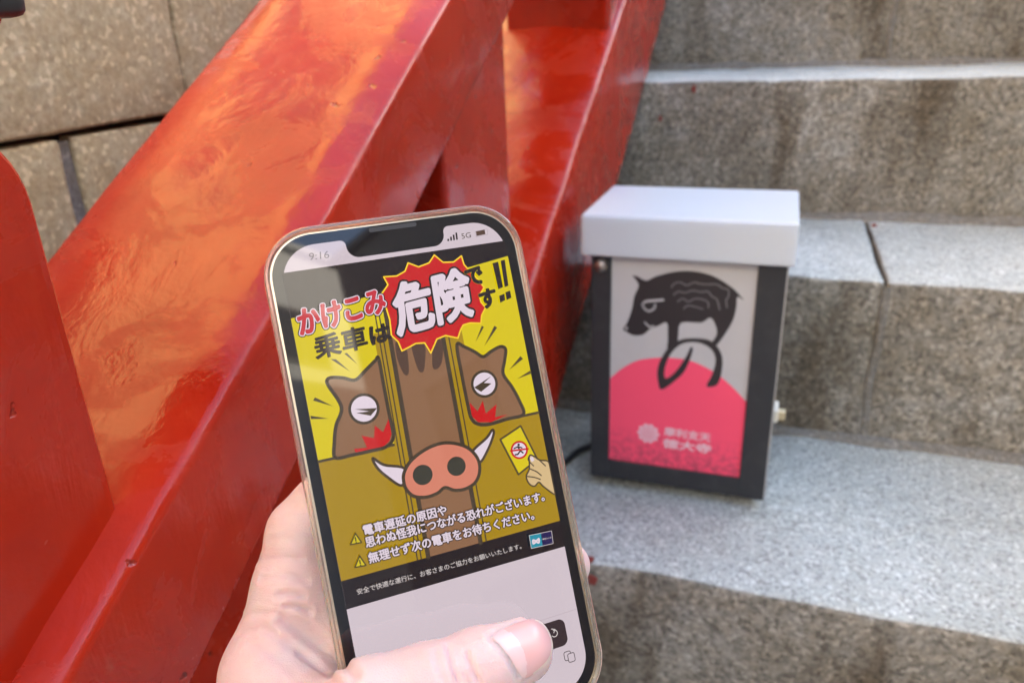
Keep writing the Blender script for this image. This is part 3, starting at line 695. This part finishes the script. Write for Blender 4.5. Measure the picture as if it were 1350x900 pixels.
po.poly(z2([(355, 362), (463, 356), (432, 393), (362, 380), (425, 372)]), E_['line']); po.poly(z2([(928, 258), (1012, 202), (975, 236), (1012, 238), (962, 278)]), E_['line'])
for sl in ([(240, 122), (265, 122), (332, 180)], [(305, 95), (318, 92), (368, 146)], [(155, 320), (165, 305), (252, 348)], [(143, 393), (232, 407), (145, 409)], [(1163, 120), (1150, 108), (1098, 172)], [(1197, 177), (1201, 191), (1136, 216)]): po.poly(cl(z2(sl)), E_['line'])
for sl in ([(1108, 434), (1120, 440), (1073, 526)], [(1180, 434), (1196, 444), (1123, 550)]): po.poly(z5p(sl), E_['line'])
# tusks and snout
for tk in ([(362, 490), (420, 525), (530, 545), (515, 632), (440, 590), (385, 540)], [(985, 343), (955, 385), (880, 460), (920, 512), (965, 440), (992, 365)]):
    p = catmull(z6p(tk), True, 5); po.poly(p, E_['pale']); po.stroke(p, 0.75 * mm, E_['line'], True)
sn = catmull(z6p([(525, 565), (555, 510), (615, 458), (690, 420), (765, 410), (850, 432), (905, 485), (920, 550), (900, 612), (850, 648), (790, 658), (738, 643), (700, 672), (640, 693), (575, 688), (535, 650), (522, 605)]), True, 4)
po.poly(sn, E_['snout']); po.stroke(sn, 0.95 * mm, E_['line'], True)
for c, r in (((622, 577), 52), ((798, 532), 50)):
    q = z6p([c])[0]; po.poly(circle(q[0], q[1], r / 3.9706 * 0.216 * mm), E_['nostril'])
# card held up by a drawn hand
cd = z6p([(1027, 393), (1133, 322), (1220, 495), (1122, 575)]); po.poly(cd, E_['yellow']); po.stroke(cd, 0.5 * mm, E_['line'], True)
q = z6p([(1126, 447)])[0]; u6 = 0.216 / 3.9706 * mm
po.poly(circle(q[0], q[1], 49 * u6), E_['red']); po.poly(circle(q[0], q[1], 39 * u6), E_['pale'])
po.stroke(z6p([(1118, 432), (1132, 450), (1118, 470), (1105, 472)]), 8 * u6, E_['dark']); po.stroke(z6p([(1130, 450), (1145, 462)]), 8 * u6, E_['dark']); po.stroke(z6p([(1098, 440), (1118, 430), (1140, 436)]), 7 * u6, E_['dark'])
q2 = z6p([(1122, 420)])[0]; po.poly(circle(q2[0], q2[1], 7 * u6, None, 12), E_['dark'])
po.stroke(z6p([(1080, 452), (1172, 441)]), 9 * u6, E_['red'])
hdp = cl(catmull(z6p([(1178, 478), (1202, 480), (1232, 500), (1275, 506), (1290, 545), (1320, 600), (1320, 680), (1255, 640), (1228, 615), (1205, 636), (1178, 624), (1162, 585), (1178, 545)]), True, 4))
po.poly(hdp, E_['skin']); po.stroke(hdp, 0.42 * mm, E_['line'], True)
for ln in ([(1180, 545), (1215, 560), (1240, 580)], [(1168, 585), (1205, 590), (1235, 600)], [(1230, 500), (1262, 530)], [(1176, 480), (1172, 500), (1200, 530)]): po.stroke(catmull(z6p(ln), False, 3), 0.34 * mm, E_['line'])
po.poly(z6p([(1180, 487), (1195, 482), (1204, 500), (1190, 510)]), E_['pale'])
# starburst and headline
bz = z5p([(545, 155), (620, 150), (668, 122), (685, 75), (745, 98), (805, 75), (835, 30), (885, 72), (945, 70), (990, 35), (1005, 85), (1030, 112), (1080, 165), (1120, 215), (1092, 262), (1102, 300), (1128, 330), (1106, 375), (1102, 420), (1040, 418), (1000, 430), (985, 460), (970, 505), (900, 490), (850, 510), (815, 590), (780, 532), (730, 535), (650, 578), (628, 525), (590, 490), (580, 400), (535, 250), (570, 200)])
po.poly(bz, E_['red']); po.stroke(bz, 0.42 * mm, E_['burst'], True)
fit(z5p, po, '危険', [(632, 492), (1058, 372), (588, 208)], E_['pale'], outlines=[(2.2 * mm, E_['dark'])], bold=1.05 * mm)
fit(z5p, po, 'かけこみ', [(72, 492), (560, 352), (48, 352)], E_['red2'], outlines=[(1.75 * mm, E_['dark']), (1.2 * mm, E_['pale'])], bold=0.62 * mm)
fit(z5p, po, '乗車', [(162, 628), (456, 556), (140, 500)], E_['dark'], bold=0.42 * mm)
fit(z5p, po, 'は', [(478, 542), (588, 512), (460, 448)], E_['dark'], outlines=[(0.5 * mm, E_['gold2'])], bold=0.62 * mm)
fit(z5p, po, 'で', [(1032, 208), (1120, 186), (1006, 118)], E_['dark'], outlines=[(0.7 * mm, E_['yellow'])], bold=0.62 * mm)
fit(z5p, po, 'す', [(1108, 340), (1195, 314), (1086, 242)], E_['dark'], outlines=[(0.7 * mm, E_['yellow'])], bold=0.62 * mm)
for bar in ([(1166, 78), (1198, 70), (1226, 214), (1200, 226)], [(1213, 64), (1236, 58), (1257, 206), (1236, 214)], [(1204, 264), (1234, 252), (1238, 288), (1211, 304)], [(1240, 244), (1266, 234), (1274, 274), (1247, 288)]): po.poly(z5p(bar), E_['dark'])
# warnings
for tr in ([(125, 322), (162, 376), (96, 389)], [(150, 455), (188, 511), (122, 523)]):
    p = z7(tr); po.poly(p, E_['yellow']); po.stroke(p, 0.34 * mm, E_['dark'], True)
    c = (sum(a for a, b in tr) / 3, sum(b for a, b in tr) / 3); po.stroke(z7([(c[0] - 3, c[1] - 16), (c[0] + 1, c[1] + 4)]), 0.34 * mm, E_['dark']); k_ = z7([(c[0] + 3, c[1] + 14)])[0]; po.poly(circle(k_[0], k_[1], 0.2 * mm, None, 8), E_['dark'])
ol = [(0.70 * mm, E_['dark'])]
fit(z7, po, '電車遅延の原因や', [(180, 336), (668, 212), (166, 276)], E_['pale'], outlines=ol, bold=0.18 * mm)
fit(z7, po, '思わぬ怪我につながる恐れがございます。', [(192, 408), (1243, 130), (178, 345)], E_['pale'], outlines=ol, bold=0.18 * mm)
fit(z7, po, '無理せず次の電車をお待ちください。', [(210, 500), (1182, 240), (196, 438)], E_['pale'], outlines=ol, bold=0.18 * mm)
fit(z7, po, '安全で快適な運行に、お客さまのご協力をお願いいたします。', [(138, 684), (1106, 412), (130, 650)], E_['text'], bold=0.03 * mm)
po.poly(z7([(1149, 334), (1218, 320), (1229, 398), (1162, 411)]), E_['teal']); po.poly(z7([(1218, 320), (1281, 307), (1291, 381), (1229, 398)]), E_['navy'])
po.stroke(z7([(1149, 334), (1281, 307), (1291, 381), (1162, 411)]), 0.16 * mm, E_['text'], True)
po.stroke(catmull(z7([(1172, 362), (1174, 382), (1190, 372), (1206, 376), (1206, 354), (1190, 366)]), True, 4), 0.55 * mm, E_['pale'], True)
fit(z7, po, '東京メトロ', [(1228, 361), (1280, 350), (1227, 352)], E_['text'], bold=0.03 * mm)
po.build('poster', scrn)
# browser bar at the foot of the page
tb = Sheet(1.2e-4, 1.0e-5); zb = lambda pts: S(zp(560, 780, 5.625, pts))
by = scr((757, 803))[1]; tb.stroke([(0.2 * mm, by), (DW - 0.2 * mm, by)], 0.12 * mm, E_['hair'])
bq = scr((560 + 1050 / 5.625, 780 + 300 / 5.625)); tb.poly(round_rect(6 * mm, bq[0], scr((735, 853))[1], scr((735, 816))[1], 2.0 * mm), E_['button'])
c = zb([(960, 305)])[0]
tb.stroke([(c[0] + 0.95 * mm * math.cos(a), c[1] + 0.95 * mm * math.sin(a)) for a in [math.radians(-150 + 250 * k / 14) for k in range(15)]], 0.26 * mm, E_['text'])
tb.stroke(zb([(938, 272), (965, 275), (955, 300)]), 0.26 * mm, E_['text'])
c = zb([(1086, 482)])[0]; d_ = zb([(1058, 470)])[0]
for cc_, fill in ((d_, False), (c, True)):
    p = round_rect(cc_[0] - 1.05 * mm, cc_[0] + 1.05 * mm, cc_[1] - 1.25 * mm, cc_[1] + 1.25 * mm, 0.5 * mm, 4)
    if fill: tb.poly(p, E_['white'])
    tb.stroke(p, 0.2 * mm, E_['dark'], True)
tb.build('browser_bar', scrn)
es = zp(340, 260, 3.375, [(500, 118), (692, 92), (692, 112), (515, 140)]); tq = [(scr(p)[0], 0) for p in es]
slab('earpiece', round_rect(25.4 * mm, 39.2 * mm, 1.15 * mm, 2.45 * mm, 0.6 * mm), -0.03 * mm, 0.05 * mm, plain('speaker_mesh', (0.03, 0.028, 0.03), 0.6), scrn)

# ------------------------------------------------------------------ hand holding the phone: one continuous skin grown from joints
def cm(px, py, z): return np.array([(px - W / 2) * z / F, (py - H / 2) * z / F, z], dtype=np.float32)
def cone(p, a, b, ra, rb):
    ab = b - a; t = np.clip(((p - a) @ ab) / (ab @ ab), 0, 1)[..., None]
    return np.linalg.norm(p - (a + t * ab), axis=-1) - (ra + (rb - ra) * t[..., 0])
def smin(a, b, k):
    h = np.maximum(k - np.abs(a - b), 0) / k
    return np.minimum(a, b) - h * h * k * 0.25
def chain(p, js, k=3.0):
    d = None
    for (j, l) in zip(js[:-1], js[1:]):
        c = cone(p, cm(*j[:3]), cm(*l[:3]), j[3], l[3]); d = c if d is None else smin(d, c, k)
    return d
THUMB = [(400, 1150, 214, 17), (436, 985, 197, 14.0), (492, 934, 192.5, 12.0), (562, 909, 196.5, 10.9), (632, 880, 203, 9.8), (688, 857, 209.2, 8.7)]
INDEX = [(356, 885, 224, 12.4), (386, 772, 227, 11.4), (399, 702, 229, 10.3), (426, 668, 231, 9.4), (520, 640, 237, 8.6), (600, 650, 239.5, 7.6)]
MIDDLE = [(392, 985, 238, 13.0), (520, 880, 248, 10.0), (660, 800, 250, 8.8), (747, 745, 243.5, 7.6)]
RING = [(405, 1065, 246, 12.4), (545, 985, 252, 9.6), (680, 915, 251, 8.4), (742, 884, 246, 7.3)]
LITTLE = [(412, 1145, 248, 11.2), (560, 1085, 250, 8.6), (665, 1040, 249, 7.5), (730, 1003, 245, 6.6)]
WRIST = [(430, 1330, 236, 24), (470, 1560, 232, 25)]
def phone_sdf(p):
    q = (p - (PT * 1000).astype(np.float32)) @ PR.astype(np.float32)
    q = q - np.array([32.3, 69.9, 3.95], np.float32); hx = np.array([37.0, 74.6, 4.7], np.float32) - 4.0
    u = np.abs(q) - hx; u[..., 2] = np.abs(q[..., 2]) - 4.7 + 0.0
    uxy = np.linalg.norm(np.maximum(u[..., :2] + 9.5, 0), axis=-1) - 13.5 + np.minimum(np.maximum(u[..., 0], u[..., 1]) + 9.5, 0)
    return np.maximum(uxy, u[..., 2])
def hand_sdf(p):
    w0 = cm(*WRIST[0][:3])
    palm = cone(p, w0, cm(*WRIST[1][:3]), 24, 25)
    palm = smin(palm, cone(p, w0 + np.array([-8, 0, 6], np.float32), cm(*INDEX[0][:3]), 20, 12.5), 10)
    for ch in (MIDDLE, RING, LITTLE): palm = smin(palm, cone(p, w0, cm(*ch[0][:3]), 20, ch[0][3]), 10)
    th = chain(p, THUMB, 4.0)
    d = smin(palm, th, 14)
    d = smin(d, cone(p, cm(462, 962, 200), cm(352, 898, 221), 8.5, 10.0), 9)
    d = smin(d, cone(p, cm(424, 765, 231), cm(470, 925, 228), 11.5, 15), 7)
    d = smin(d, cone(p, cm(415, 1010, 207), cm(372, 930, 219), 14, 13), 8)
    d = smin(d, chain(p, INDEX), 6)
    f3 = np.minimum(np.minimum(chain(p, MIDDLE), chain(p, RING)), chain(p, LITTLE))
    d = smin(d, f3, 2.5)
    return np.maximum(d, -(phone_sdf(p) + 0.25))
def surface_nets(fun, lo, hi, h):
    ax_ = [np.arange(l, u, h, dtype=np.float32) for l, u in zip(lo, hi)]
    shp = [len(a) for a in ax_]; V = np.empty(shp, np.float32)
    q = 4; cax = [a[q // 2::q] if len(a) > q else a for a in ax_]
    cg = np.stack(np.meshgrid(*[np.arange(l + h * q / 2, u + h * q, h * q, dtype=np.float32) for l, u in zip(lo, hi)], indexing='ij'), -1)
    cv = fun(cg)
    V = np.repeat(np.repeat(np.repeat(cv, q, 0), q, 1), q, 2)[:shp[0], :shp[1], :shp[2]].copy()
    nb = np.argwhere(np.abs(V) < h * q * 1.6)
    for i0 in range(0, len(nb), 400000):
        k = nb[i0:i0 + 400000]; p = np.stack([ax_[j][k[:, j]] for j in range(3)], -1)
        V[k[:, 0], k[:, 1], k[:, 2]] = fun(p)
    ins = V < 0
    n = [s_ - 1 for s_ in shp]
    acc = np.zeros(n + [3], np.float32); cnt = np.zeros(n, np.float32)
    for axis in range(3):
        for o1 in (0, 1):
            for o2 in (0, 1):
                sl0 = [slice(0, n[k]) for k in range(3)]; sl1 = list(sl0)
                oth = [k for k in range(3) if k != axis]
                for k, o in zip(oth, (o1, o2)):
                    sl0[k] = slice(o, n[k] + o); sl1[k] = slice(o, n[k] + o)
                sl1[axis] = slice(1, n[axis] + 1)
                a, b = V[tuple(sl0)], V[tuple(sl1)]; m = (a < 0) != (b < 0)
                t = np.where(m, a / np.where(m, a - b, 1), 0)
                cnt += m
                acc[..., axis] += t
                for k, o in zip(oth, (o1, o2)): acc[..., k] += m * o
    act = cnt > 0; ids = -np.ones(n, np.int64); ids[act] = np.arange(act.sum())
    ii = np.argwhere(act); vv = (ii + acc[act] / cnt[act][:, None]) * h + np.array(lo, np.float32)
    faces = []
    for axis in range(3):
        oth = [(axis + 1) % 3, (axis + 2) % 3]
        sl0 = [slice(1, n[k]) for k in range(3)]; sl0[axis] = slice(0, n[axis]); sl1 = list(sl0); sl1[axis] = slice(1, n[axis] + 1)
        a, b = ins[tuple(sl0)], ins[tuple(sl1)]; m = np.argwhere(a != b)
        st = np.array([1, 1, 1]); st[axis] = 0; base = m + st
        def cid(d1, d2):
            q = base.copy(); q[:, oth[0]] -= d1; q[:, oth[1]] -= d2; return ids[q[:, 0], q[:, 1], q[:, 2]]
        qd = np.stack([cid(1, 1), cid(0, 1), cid(0, 0), cid(1, 0)], 1)
        fl = a[tuple(m.T)]; qd[~fl] = qd[~fl][:, ::-1]
        faces.append(qd)
    return vv, np.concatenate(faces)
hv, hf = surface_nets(hand_sdf, (-92, 30, 172), (32, 254, 282), 0.95)
def grad(p, e=0.5):
    g_ = np.stack([hand_sdf(p + d) - hand_sdf(p - d) for d in np.eye(3, dtype=np.float32) * e], -1)
    return g_ / (np.linalg.norm(g_, axis=-1, keepdims=True) + 1e-9)
hv = hv.astype(np.float32)
for _ in range(2):                                   # relax onto the smooth surface
    nsum = np.zeros_like(hv); nc = np.zeros(len(hv), np.float32)
    for a_, b_ in ((0, 1), (1, 2), (2, 3), (3, 0)):
        np.add.at(nsum, hf[:, a_], hv[hf[:, b_]]); np.add.at(nc, hf[:, a_], 1); np.add.at(nsum, hf[:, b_], hv[hf[:, a_]]); np.add.at(nc, hf[:, b_], 1)
    hv = hv * 0.45 + 0.55 * nsum / nc[:, None]
hn = grad(hv)
def march(ps):
    d = np.stack([np.array([(p[0] - W / 2) / F, (p[1] - H / 2) / F, 1.0]) for p in ps]).astype(np.float32); d /= np.linalg.norm(d, axis=1, keepdims=True)
    t = np.full(len(d), 165.0, np.float32); bv = np.full(len(d), 1e9, np.float32); bt = t.copy(); live = np.ones(len(d), bool)
    for _ in range(70):
        v = hand_sdf(d * t[:, None]); m = live & (np.abs(v) < bv); bv[m] = np.abs(v)[m]; bt[m] = t[m]
        live &= (v > 0.02) & (t < 300); t = np.where(live, t + v * 0.8, t)
        if not live.any(): break
    return d * bt[:, None]
# skin folds: (pixels along the fold, depth mm, half width mm)
FOLDS = [([(706, 812), (684, 817), (663, 826), (646, 838), (657, 853), (670, 870), (683, 892)], 0.55, 0.7), ([(372, 818), (395, 832), (425, 853), (452, 876), (468, 890)], 0.9, 1.3), ([(362, 806), (385, 812), (410, 826), (432, 846)], 0.55, 0.9), ([(345, 762), (375, 757), (405, 764)], 0.5, 0.8),
         ([(366, 784), (382, 781), (400, 785)], 0.75, 0.75), ([(376, 799), (392, 800), (408, 807)], 0.8, 0.75), ([(350, 830), (380, 846), (420, 880)], 0.4, 1.0), ([(330, 850), (365, 868), (400, 900)], 0.3, 1.1),
         ([(590, 850), (594, 868), (604, 897)], 0.7, 0.7), ([(614, 860), (620, 875), (632, 899)], 0.85, 0.75), ([(602, 856), (608, 874), (618, 899)], 0.45, 0.6), ([(574, 858), (578, 880), (586, 899)], 0.5, 0.75),
         ([(352, 712), (372, 708), (395, 714)], 0.35, 0.8), ([(340, 738), (365, 733), (398, 738)], 0.3, 0.7), ([(318, 815), (335, 806), (356, 808)], 0.35, 0.8), ([(312, 838), (335, 826), (362, 832)], 0.35, 0.8), ([(395, 862), (425, 884), (450, 899)], 0.5, 0.9)]
for pts, dep, wid in FOLDS:
    pts = catmull(pts, False, 8); q = march(pts); disp_ = np.zeros(len(hv), np.float32)
    near = np.where(np.linalg.norm(hv - q.mean(0), axis=1) < 40)[0]
    dm = np.full(len(near), 1e9, np.float32)
    for a_, b_ in zip(q[:-1], q[1:]): dm = np.minimum(dm, cone(hv[near], a_, b_, 0, 0))
    disp_[near] = dep * np.exp(-(dm / wid) ** 2) - 0.35 * dep * np.exp(-((dm - 2.2 * wid) / wid) ** 2)
    hv = hv - hn * disp_[:, None]
t = NT('skin'); o_ = t.mapping()
blot = t.noise(o_, 55, 4, 0.6); fin = t.noise(o_, 900, 3, 0.6); cell = t.vor(o_, 1300, 'DISTANCE_TO_EDGE')
cc = t.mix(t.ramp(blot, [(0.32, 0.0), (0.68, 1.0)]), (0.615, 0.465, 0.445), (0.63, 0.41, 0.385))
cc = t.mix(t.ramp(t.noise(o_, 130, 3), [(0.5, 0.0), (0.75, 0.35)]), cc, (0.595, 0.465, 0.425))
hh = t.math('ADD', t.math('MULTIPLY', fin, 0.00005), t.math('MULTIPLY', t.ramp(cell, [(0.0, 0.0), (0.25, 1.0)]), 0.00004))
hh = t.math('ADD', hh, t.math('MULTIPLY', t.noise(t.mapping((60, 420, 120), (0.4, 0.2, 0.5)), 1.0, 3, 0.6), 0.00030))
t.set(Base_Color=cc, Roughness=0.42, Subsurface_Weight=0.7, Subsurface_Radius=(0.0080, 0.0028, 0.0016), Subsurface_Scale=1.0, Normal=t.bump(hh, 1.0, 1.0)); M_SKIN = t.m
HM = Matrix.Identity(4)
for i in range(3):
    for j in range(3): HM[i][j] = CV[i][j]
    HM[i][3] = CAM[i]
base_c = cm(430, 1330, 236) * 0.001
hand = mesh_obj('hand', hv * 0.001 - base_c, hf, M_SKIN, None, True)
tag(hand, "person's left hand gripping the smartphone with its thumb over the screen", 'hand')
hand.matrix_world = HM @ Matrix.Translation(Vector(tuple(map(float, base_c))))
# thumb nail
nail_px = catmull([(650, 839), (664, 829), (684, 820), (703, 815.5), (717, 823), (726, 838), (728.5, 854), (724, 868), (712, 881), (694, 893), (686, 889), (673, 868), (660, 851)], True, 6)
ncx = np.array([690.0, 853.0]); vs_, fs, mi = [], [], []; NR = 16; NN = len(nail_px)
ctr = None
pxs, ed = [], []
for r in range(1, NR + 1):
    for p in nail_px: pxs.append(ncx + (np.array(p) - ncx) * r / NR); ed.append(r / NR)
pxs.append(ncx); ed.append(0.0)
q = march(pxs); vs_ = q + grad(q) * (0.42 * (1 - np.array(ed) ** 6) + 0.10)[:, None].astype(np.float32); cidx = len(pxs) - 1
def is_lun(p): return math.hypot((p[0] - 648) / 46.0, (p[1] - 882) / 54.0) < 1.0 and p[0] < 696
for k in range(NN):
    fs.append((cidx, k, (k + 1) % NN)); mi.append(0)
for r in range(1, NR):
    for k in range(NN):
        fs.append(((r - 1) * NN + k, r * NN + k, r * NN + (k + 1) % NN, (r - 1) * NN + (k + 1) % NN))
        c_ = ncx + (np.array(nail_px[k]) - ncx) * ((r + .5) / NR)
        tip_ = (c_[0] - 690) * 0.85 + (c_[1] - 853) * -0.1
        mi.append(1 if is_lun(c_) else (2 if (r >= NR - 1 and nail_px[k][0] > 703) else 0))
def nailmat(n_, c): return plain(n_, c, 0.24, 0.45, Subsurface_Weight=0.25, Subsurface_Radius=(0.003, 0.0015, 0.001), Subsurface_Scale=1.0)
nail = mesh_obj('thumb_nail', vs_ * 0.001 - base_c, fs, [nailmat('nail', (0.63, 0.36, 0.34)), nailmat('nail_lunula', (0.66, 0.445, 0.43)), nailmat('nail_tip', (0.66, 0.52, 0.43))], hand, True, mi)
